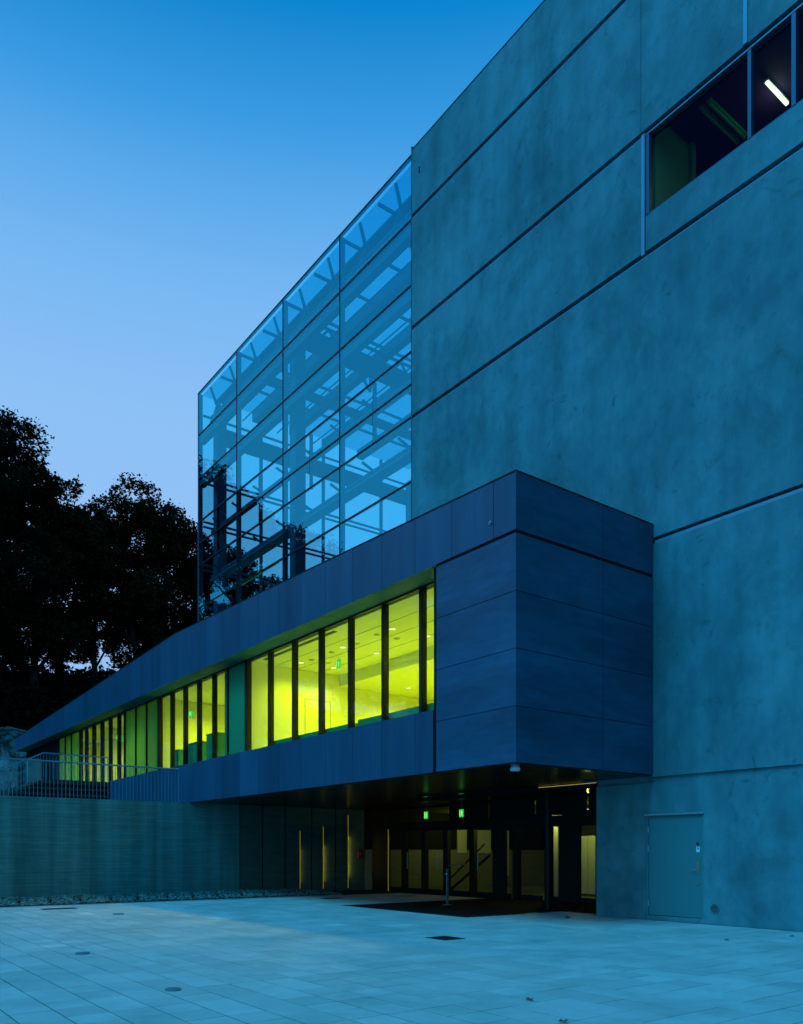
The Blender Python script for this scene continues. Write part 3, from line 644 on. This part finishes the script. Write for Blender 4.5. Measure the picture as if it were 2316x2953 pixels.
# exit signs
def exitsign(x, y, z, w_, h_, axis, label, drop=0.0):
    t = thing('exit_sign', (x, y, z), label, 'exit sign', 'green exit signs')
    # local plane: axis 'Y' faces -Y
    P = lambda u, v, d: (x + u, y - d, z + v) if axis == 'Y' else (x + d, y + u, z + v)
    def plate(nm, u0, u1, v0, v1, d0, d1, m, par):
        pts = [P(u, v, d) for d in (d0, d1) for u, v in ((u0, v0), (u1, v0), (u1, v1), (u0, v1))]
        return mesh(nm, pts, BF, m, par)
    plate('housing', -w_ / 2 - .01, w_ / 2 + .01, -.01, h_ + .01, -.03, 0, WHITEP, t)
    f = plate('face', -w_ / 2, w_ / 2, 0, h_, .001, .005, E_SIGN, t)
    def poly(nm, pts):
        n = len(pts); V = [P(u * w_ - w_ / 2, v * h_, .0065) for u, v in pts]; mesh(nm, V, [tuple(range(n))], E_SIGNW, f)
    poly('door_symbol', [(.06, .08), (.17, .08), (.17, .92), (.06, .92)])
    poly('running_figure', [(.34, .12), (.42, .12), (.52, .36), (.62, .30), (.72, .10), (.80, .13), (.68, .42), (.60, .46), (.64, .60), (.78, .52), (.82, .58), (.62, .74), (.48, .72), (.36, .58), (.40, .53), (.50, .62), (.48, .44)])
    poly('figure_head', [(.60 + .07 * math.cos(a * math.pi / 4), .84 + .07 * math.sin(a * math.pi / 4)) for a in range(8)])
    if drop:
        pts = [P(u, v, -.015) for u, v in ((-.01, h_), (.01, h_), (.01, h_ + drop), (-.01, h_ + drop))]; mesh('hanger', pts, [(0, 1, 2, 3)], STEEL, t)
exitsign(-21.42, 17.2, 2.58, .20, .24, 'Y', 'green exit sign at the entrance, the one nearer the amber strips', .27)
exitsign(-19.61, 17.2, 2.58, .20, .24, 'Y', 'green exit sign at the entrance, the one nearer the concrete wall', .27)
exitsign(-20.65, 13.2, 6.98, .22, .26, 'Y', 'green exit sign hanging in the largest lit room', .09)
exitsign(-30.34 + .03, 12.5, 6.72, .30, .26, 'X', 'green exit sign on the side wall of the second lit room')
exitsign(-38.74 + .03, 12.5, 6.72, .30, .26, 'X', 'green exit sign in the far end room beyond the frosted panels')
# small fittings
t = thing('soffit_lamp', (-10.95, 10.95, ZS), 'small white drum lamp under the corner of the blue box', 'lamp')
lathe('drum', -10.95, 10.95, [(.085, 2.99), (.095, 3.0), (.095, 3.05)], WHITEP, t); lathe('base', -10.95, 10.95, [(.08, 3.051), (.08, 3.088)], STEEL, t)
t = thing('wall_sensor', (-11.26, YF, 7.7), 'tiny grey sensor on the blue fascia near the corner', 'sensor')
tube('body', (-11.32, YF, 7.72), (-11.32, YF - .03, 7.72), .035, STEEL, t); tube('lens', (-11.32, YF - .0305, 7.72), (-11.32, YF - .045, 7.72), .02, COVER, t)

# ================================================================== ENTRANCE UNDER THE WING
YE = 17.8
es = thing('entrance_screen', (-18, YE, 0), 'dark framed glass entrance screen with doors under the wing', 'entrance')
posts = [(-25.47, -24.35), (-23.64, -23.35), (-22.48, -22.18), (-21.34, -20.93), (-20.0, -19.6), (-18.83, -18.21), (-18.04, -17.58), (-16.72, -16.25), (-16.07, -15.24), (-14.69, -14.5), (-12.4, -12.2)]
for a, b in posts:
    ww = min(b - a, .22); c = (a + b) / 2
    if b - a > .5: box('post', a + .02, b - .02, YE, YE + .08, 0, 2.5, DARKMETAL, es)
    else: box('post', c - ww / 2, c + ww / 2, YE, YE + .16, 0, 2.5, DARKMETAL, es)
box('header', -25.5, -12.2, YE - .02, YE + .18, 2.2, 2.52, DARKMETAL, es)
for (a, b), (c, d) in zip(posts, posts[1:]):
    x0, x1 = b, c
    if x1 - x0 > .12: 
        box('door_pane', x0, x1, YE + .04, YE + .05, .18, 2.19, DARKGLASS, es); box('bottom_rail', x0, x1, YE + .02, YE + .08, .004, .17, DARKMETAL, es)
for a, b in zip(range(-25, -13, 2), range(-23, -11, 2)): box('fanlight' if a < -21 else 'transom_panel', a + .03, min(b, -12.2) - .03, YE + .04, YE + .05, 2.53, 3.08, DARKGLASS if a < -21 else DARKMETAL, es)
V, F = [], []; tubev((-20.9, YE - .05, 1.0), (-20.05, YE - .05, 1.06), .014, None, 8, V, F); mesh('push_bar', V, F, STEEL, es)
for x in (-23.2, -21.5, -19.45): tube('pull_handle', (x, YE - .04, .85), (x, YE - .04, 1.45), .014, STEEL, es, n=8)
# hall behind
hall = thing('entrance_hall', (-18, 21, 0), 'dim olive entrance hall seen through the glass doors', 'hall')
box('hall_floor', -30, -12.2, YE + .2, 30, -.005, .003, HALLF, hall)
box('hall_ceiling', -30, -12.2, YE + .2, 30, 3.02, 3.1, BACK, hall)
box('back_wall', -30, -12, 29.5, 29.8, 0, 3.02, HALLW, hall)
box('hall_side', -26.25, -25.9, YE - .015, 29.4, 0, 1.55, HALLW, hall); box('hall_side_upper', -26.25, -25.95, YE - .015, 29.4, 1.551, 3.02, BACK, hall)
box('pale_panel', -25.94, -25.88, 22.5, 23.0, 1.42, 2.4, HALLP, hall); box('pale_panel', -25.94, -25.88, 23.5, 24.4, 1.42, 2.4, HALLP, hall)
box('pale_panel', -25.94, -25.88, 25.3, 25.5, .4, 2.4, HALLP, hall)
box('pale_column', -18.5, -18.25, 20.2, 20.4, 0, 3.0, HALLP, hall)
for i in range(4): box('locker', -18.3 + i * .32, -18.0 + i * .32, 21.4, 21.8, .05, 2.0, HALLP, hall)
for k in range(5): box('ceiling_board', -15.3 + k * .64, -14.68 + k * .64, 18.2, 24, 2.9, 2.95, WOODD, hall)
V, F = [], []; tubev((-24.4, 20.6, .25), (-22.2, 20.6, 1.75), .03, None, 6, V, F); tubev((-24.1, 20.6, .0), (-21.9, 20.6, 1.35), .05, None, 6, V, F); mesh('stair_rail', V, F, DARKMETAL, hall)
def halllamp(x, y, z, p, label, ln=.22):
    t = thing('hall_lamp', (x, y, z), label, 'lamp', 'lamps in the entrance hall')
    box('housing', x - ln / 2, x + ln / 2, y - .04, y + .04, z, z + .04, WHITEP, t); box('lens', x - ln / 2 + .01, x + ln / 2 - .01, y - .035, y + .035, z - .012, z - .001, E_HALL, t)
    lamp('bulb', 'POINT', (x, y, z - .25), p * 1.5, (.92, 1.0, .22), t, .08)
halllamp(-24.6, 21.5, 2.85, 16, 'short ceiling lamp over the low olive wall in the hall')
halllamp(-22.6, 24.6, 2.85, 14, 'short ceiling lamp in the middle of the hall')
halllamp(-18.2, 19.7, 2.85, 20, 'short ceiling lamp beside the pale column in the hall')
halllamp(-17.4, 20.7, 2.85, 12, 'short ceiling lamp over the pale lockers in the hall')
# linear light on soffit, column, bollard, glowing edge strips
t = thing('linear_soffit_light', (-13.4, 14.95, 3.08), 'thin yellow light line on the soffit beside the concrete wall', 'light')
box('profile', -14.15, -12.3, 14.93, 14.99, 3.07, 3.085, DARKMETAL, t); box('diffuser', -14.13, -12.32, 14.94, 14.98, 3.062, 3.0695, emit('linear_glow', (1, .85, .15), .5), t)
colu = thing('round_column', (-14.05, 15.2, 0), 'black round steel column under the blue box', 'column')
lathe('shaft', -14.05, 15.2, [(.065, .012), (.065, 3.085)], DARKMETAL, colu); lathe('base_plate', -14.05, 15.2, [(.15, .006), (.15, .0118)], DARKMETAL, colu)
bol = thing('door_bollard', (-17.0, 14.4, 0), 'slim steel door opener bollard on the entrance mat', 'bollard')
box('post', -17.025, -16.975, 14.375, 14.425, .016, 1.0, COVER, bol); box('foot_plate', -17.1, -16.9, 14.31, 14.49, .0045, .0155, STEEL, bol); tube('push_button', (-17.0, 14.369, .86), (-17.0, 14.355, .86), .024, WHITEP, bol)
def slot(x, y, z0, z1, label, p, axis='X'):  # gold edge strip given its own emission, plus an added area light
    t = thing('glow_strip', (x, y, z0), label, 'light slot', 'amber glowing strips by the entrance')
    if axis == 'X':
        box('channel', x - .03, x + .0, y - .03, y + .03, z0, z1, BRASS, t); box('strip', x + .001, x + .006, y - .007, y + .007, z0 + .02, z1 - .02, E_STRIP, t)
        lamp('glow', 'AREA', (x + .012, y + .03, (z0 + z1) / 2 - .2), p, (1, .8, .10), t, (z1 - z0) * .55, rot=Vector((-.3, 1, 0)).to_track_quat('-Z', 'X').to_euler(), size_y=.02)
    else:
        box('channel', x - .03, x + .03, y, y + .03, z0, z1, BRASS, t); box('strip', x - .008, x + .008, y - .006, y - .001, z0 + .02, z1 - .02, E_STRIP, t)
    return t
slot(-25.86, 14.88, .08, 2.25, 'amber glowing strip farthest from the entrance doors', .4)
slot(-25.86, 15.87, .08, 2.4, 'amber glowing strip, the middle of three on the side wall', .9)
slot(-25.86, 16.97, .08, 2.87, 'amber glowing strip, tallest and brightest on the side wall', 1.5)
slot(-23.86, 17.4, .02, 2.3, 'amber glowing strip standing free beside the entrance screen', .3, 'Y')
box_ = thing('fire_hose_box', (-25.86, 17.5, 1.2), 'small red fire box on the side wall by the entrance', 'fire box')
box('case', -25.895, -25.80, 17.42, 17.60, 1.22, 1.55, REDP, box_); box('handle', -25.799, -25.78, 17.46, 17.49, 1.34, 1.42, STEEL, box_)

# ================================================================== RETAINING WALL, TERRACE, STAIR, RAILINGS
rw = thing('retaining_wall', (XR, 4, 0), 'board marked concrete retaining wall below the railing', 'wall')
edges = [-14.0, -6.5, 1.4, 9.3, 12.5]
for a, b in zip(edges, edges[1:]): box('wall_section', XR - .35, XR, a + .003, b - .003, -.05, ZS - .005, CONC_BOARD, rw)
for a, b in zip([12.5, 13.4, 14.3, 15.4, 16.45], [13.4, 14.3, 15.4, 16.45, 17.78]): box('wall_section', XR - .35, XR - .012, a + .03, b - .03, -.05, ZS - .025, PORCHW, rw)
box('wall_core', XR - .6, XR - .36, -14, 17.78, -.05, ZS - .03, BACK, rw)
tag(box('terrace', -60, XR - .36, -40, YF - .01, 2.7, ZS - .06, CONC), 'concrete terrace behind the retaining wall', None, None, 'structure')
def railing(name, pts, label, hz, pitch, post_ends=True):
    t = thing(name, pts[0], label, 'railing')
    for p, q in zip(pts, pts[1:]):
        p, q = Vector(p), Vector(q); d = q - p; n = max(1, int(d.length / pitch))
        up = Vector((0, 0, hz))
        tube('handrail', p + up, q + up, .026, RAILST, t, n=10)
        for i in range(n + 1):
            c = p + d * (i / n)
            if i in (0,) and p != Vector(pts[0]): continue
            big = (i == n and q == Vector(pts[-1]))
            r = .016 if big else .0085
            o = mesh('post' if big else 'baluster', *(lambda V, F: (tubev(tuple(c), tuple(c + up), r, None, 6, V, F), (V, F))[1])([], []), RAILST, t)
    return t
railing('terrace_railing', [(XR - .12, -8.0, ZS - .005), (XR - .12, 10.35, ZS - .005)], 'steel baluster railing along the top of the retaining wall', 1.1, .115)
ZL = 4.38
stair = thing('entrance_stair', (-36, 8, ZS), 'dark timber stair and landing up to the wing entrance', 'stair')
box('landing', -48, -34.5, 8.1, YF + .6, ZL - .08, ZL, WOODD, stair); box('landing_core', -47.9, -34.55, 8.15, YF + .55, ZS - .05, ZL - .081, BACK, stair)
ns = 7
for i in range(ns):
    y1 = 8.1 - i * .32; z = ZL - (i + 1) * (ZL - ZS) / (ns + 0) + .0
    if i < ns - 1: box('tread', -48, -34.5, y1 - .34, y1 - .002, z - .05, z, WOODD, stair); box('riser_core', -47.9, -34.6, y1 - .31, y1 - .003, ZS - .05, z - .051, BACK, stair)
nb = 5
for k in range(nb):
    z1 = ZL - .085 - k * .235; z0 = z1 - .09
    ylow = 8.1 - max(0, (ZL - z1) / ((ZL - ZS) / ns) * .32) 
    box('side_board', -34.5, -34.44, ylow, YF - .01, z0, z1, WOODD, stair)
railing('stair_railing', [(-34.4, 5.6, ZS + .02), (-34.4, 8.1, ZL), (-34.4, 10.62, ZL)], 'steel railing climbing the stair behind the terrace railing', 1.02, .115)
pier = thing('concrete_pier', (-40, 9, ZL), 'pale concrete pier beside the top of the stair', 'pier')
box('shaft', -40.3, -40.0, 8.75, 9.3, ZL + .005, 5.70, CONC, pier); box('cap', -40.32, -39.98, 8.73, 9.32, 5.701, 5.74, CONC, pier)
# pebble strip
tag(box('pebble_bed', XR + .002, -23.22, -9, 15.0, -.03, .03, JOINT), 'bed under the pebble strip', None, None, 'structure')
V, F, T = [], [], []
ICO = []
def icos():
    t = (1 + 5 ** .5) / 2; v = [(-1, t, 0), (1, t, 0), (-1, -t, 0), (1, -t, 0), (0, -1, t), (0, 1, t), (0, -1, -t), (0, 1, -t), (t, 0, -1), (t, 0, 1), (-t, 0, -1), (-t, 0, 1)]
    n = (1 + t * t) ** .5; v = [tuple(c / n for c in p) for p in v]
    f = [(0, 11, 5), (0, 5, 1), (0, 1, 7), (0, 7, 10), (0, 10, 11), (1, 5, 9), (5, 11, 4), (11, 10, 2), (10, 7, 6), (7, 1, 8), (3, 9, 4), (3, 4, 2), (3, 2, 6), (3, 6, 8), (3, 8, 9), (4, 9, 5), (2, 4, 11), (6, 2, 10), (8, 6, 7), (9, 8, 1)]
    return v, f
IV, IF = icos()
for i in range(14000):
    x = rnd.uniform(XR + .05, -23.24); y = rnd.uniform(-2, 15.0); s = rnd.uniform(.016, .042)
    k = len(V); a = rnd.uniform(0, 6.3); ca, sa = math.cos(a), math.sin(a); ex, ey, ez = s * rnd.uniform(.9, 1.6), s, s * rnd.uniform(.5, .8)
    base = .03 + max(0, (-24.6 - x)) * .05 + rnd.uniform(-.01, .03)
    for vx, vy, vz in IV:
        j = rnd.uniform(.86, 1.12); px_, py_ = vx * ex * j, vy * ey * j; V.append((x + px_ * ca - py_ * sa, y + px_ * sa + py_ * ca, base + ez * .6 + vz * ez * j))
    F += [tuple(q + k for q in f) for f in IF]; T += [rnd.choice([.5, .8, 1.0, 1.3, 1.9]) * rnd.uniform(.8, 1.2)] * len(IF)
pb = tag(mesh('pebbles', V, F, PEB, smooth=True), 'strip of grey pebbles along the foot of the retaining wall', None, None, 'stuff')
pb.data.attributes.new('tone', 'FLOAT', 'FACE').data.foreach_set('value', T)
box('edge_kerb', -23.22, -23.2, -9, 15.0, -.03, .02, STEEL, plaza)
gy = [4.91, 5.70, 6.48, 7.32, 8.08, 8.96, 9.77, 10.55, 11.36, 12.15, 13.03]
for i, y in enumerate(gy):
    t = thing('ground_spotlight', (-23.42, y, 0), 'unlit spotlight in the pebble strip, number %s from the picture edge' % ('one two three four five six seven eight nine ten eleven'.split()[i]), 'spotlight', 'spotlights in the pebble strip')
    tube('spike', (-23.42, y, .02), (-23.42, y, .13), .016, IRON, t); V, F = [], []
    tubev((-23.40, y, .13), (-23.54, y, .21), .035, .055, 10, V, F); mesh('head', V, F, IRON, t)
    tube('lens', (-23.54, y, .21), (-23.546, y, .2135), .047, COVER, t)

# ================================================================== HILL, ROCK, TREES
def hillz(x, y):
    d = -x
    if d < 57: b = 3.0
    elif d < 60: b = 3.0 + (d - 57) / 3 * 7.0
    elif d < 68: b = 10.0 + (d - 60) / 8 * 5.5
    else: b = 15.5 - (d - 68) * .10
    k = 1.0 if y < 40 else max(.0, 1 - (y - 40) / 40)
    return 3 + (b - 3) * (.55 + .45 * k) + (mnoise.noise(Vector((x * .13, y * .13, 0))) * 1.2 if d > 58 else 0)
nx, ny = 46, 70; V, F = [], []
for i in range(nx):
    for j in range(ny):
        x = -54 - i * 1.6 if i < 30 else -102 - (i - 30) * 12; y = -70 + j * 2.4; V.append((x, y, max(-.3, hillz(x, y))))
for i in range(nx - 1):
    for j in range(ny - 1): a = i * ny + j; F.append((a, a + 1, a + ny + 1, a + ny))
tag(mesh('hill', V, F, HILLM), 'dark wooded hillside behind the wing', None, None, 'structure')
# rock face
nu, nv = 150, 48; V, F = [], []
for i in range(nu):
    for j in range(nv):
        y = -14 + i * 30 / (nu - 1); v = j / (nv - 1); z = 2.9 + v * 7.2
        q = Vector((y * .35, z * .45, 2.0)); d = mnoise.noise(q) * .9 + mnoise.noise(q * 2.7) * .45 + mnoise.noise(q * 6.1) * .18
        c = mnoise.cell(Vector((y * .42 + mnoise.noise(q) * .8, z * .55 + mnoise.noise(q * 1.3) * .7, 0))) * 1.5
        top = 0 if v < .8 else ((v - .8) / .2) ** 1.5 * 3.0
        zz = z + (mnoise.noise(Vector((y * .4, 0, 5))) * .5 * v)
        if v > .8: zz = 2.9 + .8 * 7.2 + (zz - 2.9 - .8 * 7.2) * .75
        V.append((-56.0 + d * .55 + c * .55 - v * .9 - top, y, zz))
for i in range(nu - 1):
    for j in range(nv - 1): a = i * nv + j; F.append((a, a + nv, a + nv + 1, a + 1))
tag(mesh('rock_outcrop', V, F, ROCK), 'pale broken rock face beyond the end of the wing', 'rock')

def tree(x, y, zb, top, rx, seed, label, dens=1.0, lm=0, low=0.30):
    r = random.Random(seed); h = top - zb
    t = thing('broadleaf_tree', (x, y, zb), label, 'tree', 'trees on the hillside')
    V, F = [], []; p = Vector((x, y, zb - .6)); rad = .05 + h * .016; pts = [p]
    for k in range(6):
        q = p + Vector((r.uniform(-.35, .35), r.uniform(-.35, .35), h * .14)); tubev(p, q, rad, rad * .85, 8, V, F, False); rad *= .85; p = q; pts.append(p)
    limbs = []
    cl = []
    nl = 18
    for k in range(nl):
        f = low + (1 - low) * k / nl; b = pts[min(6, int(f * 7))]
        a = r.uniform(0, 6.3); rr = rx * (.35 + .75 * math.sin(math.pi * min(1, (f - low) / (1.02 - low) * .86 + .14))) * r.uniform(.65, 1.0)
        e = Vector((x + math.cos(a) * rr, y + math.sin(a) * rr, zb + h * min(.93, f + r.uniform(.02, .10))))
        m = (b + e) / 2 + Vector((r.uniform(-.4, .4), r.uniform(-.4, .4), r.uniform(0, .6)))
        tubev(b, m, .10, .07, 5, V, F, False); tubev(m, e, .07, .025, 5, V, F, False)
        cl.append((e, r.uniform(.8, 1.5) * rx * .33)); cl.append((m, r.uniform(.7, 1.1) * rx * .30))
    cl.append((Vector((x, y, top - rx * .30)), rx * .34)); cl.append((Vector((x + r.uniform(-1, 1), y + r.uniform(-1, 1), top - rx * .8)), rx * .5))
    mesh('trunk', V, F, BARK, t)
    V, F = [], []
    for c, s in cl:
        n = int(1050 * dens * max(.5, (s / 1.2) ** 2))
        for k in range(n):
            u = Vector((r.gauss(0, 1), r.gauss(0, 1), r.gauss(0, 1))).normalized() * (s * r.uniform(.35, 1.08) ** .6)
            if k % 9 == 0: u = Vector((math.cos(k // 36), math.sin(k // 36 * 1.7), abs(math.sin(k // 36 * 2.3)))).normalized() * s * r.uniform(.85, 1.2) + Vector((r.gauss(0, .12), r.gauss(0, .12), r.gauss(0, .12)))
            u.z *= .78; q = c + u
            if mnoise.noise(q * .8) + .35 * mnoise.noise(q * 2.3) < -.13: continue
            a = Vector((r.gauss(0, 1), r.gauss(0, 1), r.gauss(0, .6))).normalized(); b = a.cross(Vector((r.gauss(0, 1), r.gauss(0, 1), r.gauss(0, 1)))).normalized()
            l = r.uniform(.07, .18); wd = l * r.uniform(.45, .7); k0 = len(V)
            V += [tuple(q - a * l), tuple(q + b * wd), tuple(q + a * l), tuple(q - b * wd)]; F.append((k0, k0 + 1, k0 + 2, k0 + 3))
    mesh('crown', V, F, LEAVES[lm], t)
# (y at x=-66, top)
TR = [(-64, 10.7, 32.3, 5.0, 'tallest tree, its crown cut by the picture edge'), (-65, 14.8, 30.3, 4.2, 'dark tree with a rounded crown beside the tallest one'),
      (-69, 17.6, 29.6, 4.4, 'lower tree in the dip between two taller crowns'), (-67, 19.6, 29.4, 3.6, 'mid height tree just left of the pointed crown'),
      (-66, 22.7, 30.2, 4.6, 'pointed broad tree in the middle of the hillside group'), (-67, 26.4, 29.0, 3.8, 'tree directly left of the glass tower edge'),
      (-70, 31.0, 29.0, 4.6, 'tree seen through the corner of the glass tower'), (-70, 36.0, 26.5, 4.4, 'lower tree seen through the glass tower beside its corner column'),
      (-60, 4.5, 30.5, 4.8, 'tree mirrored darkest in the tower glass'),
      (-62, -0.5, 31.5, 4.6, 'tree mirrored beside the tower corner'), (-63, -6.0, 29.0, 4.8, 'low tree mirrored at the foot of the tower glass'), (-64, -12.5, 27.5, 4.8, 'far low tree mirrored near the fascia'),
      (-66, -19.5, 26.5, 4.8, 'tree mirrored in the second lit room windows'), (-68, -26, 27.5, 5.0, 'tree mirrored in the middle windows of the wing'),
      (-70, -33, 26.5, 5.0, 'tree mirrored in the largest lit room windows'), (-71, -40, 23.5, 5.0, 'low tree mirrored in the windows nearest the box')]
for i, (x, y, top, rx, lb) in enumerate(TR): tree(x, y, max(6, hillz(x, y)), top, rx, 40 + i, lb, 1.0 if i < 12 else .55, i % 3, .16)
# low bushes filling the slope, one mass nobody could count
V, F = [], []; r = random.Random(3)
for k in range(1500):
    y = r.uniform(-16, 46); x = r.uniform(-78, -59); z = hillz(x, y); s = r.uniform(.6, 1.9)
    for q in range(44):
        u = Vector((r.gauss(0, 1), r.gauss(0, 1), abs(r.gauss(0, 1)))).normalized() * s * r.uniform(.5, 1); c = Vector((x, y, z)) + u
        a = Vector((r.gauss(0, 1), r.gauss(0, 1), r.gauss(0, 1))).normalized(); b = a.cross(Vector((r.gauss(0, 1), r.gauss(0, 1), 1))).normalized(); l = r.uniform(.12, .3); k0 = len(V)
        V += [tuple(c - a * l), tuple(c + b * l * .6), tuple(c + a * l), tuple(c - b * l * .6)]; F.append((k0, k0 + 1, k0 + 2, k0 + 3))
tag(mesh('undergrowth', V, F, LEAVES[2]), 'dark undergrowth covering the hillside below the trees', None, None, 'stuff')
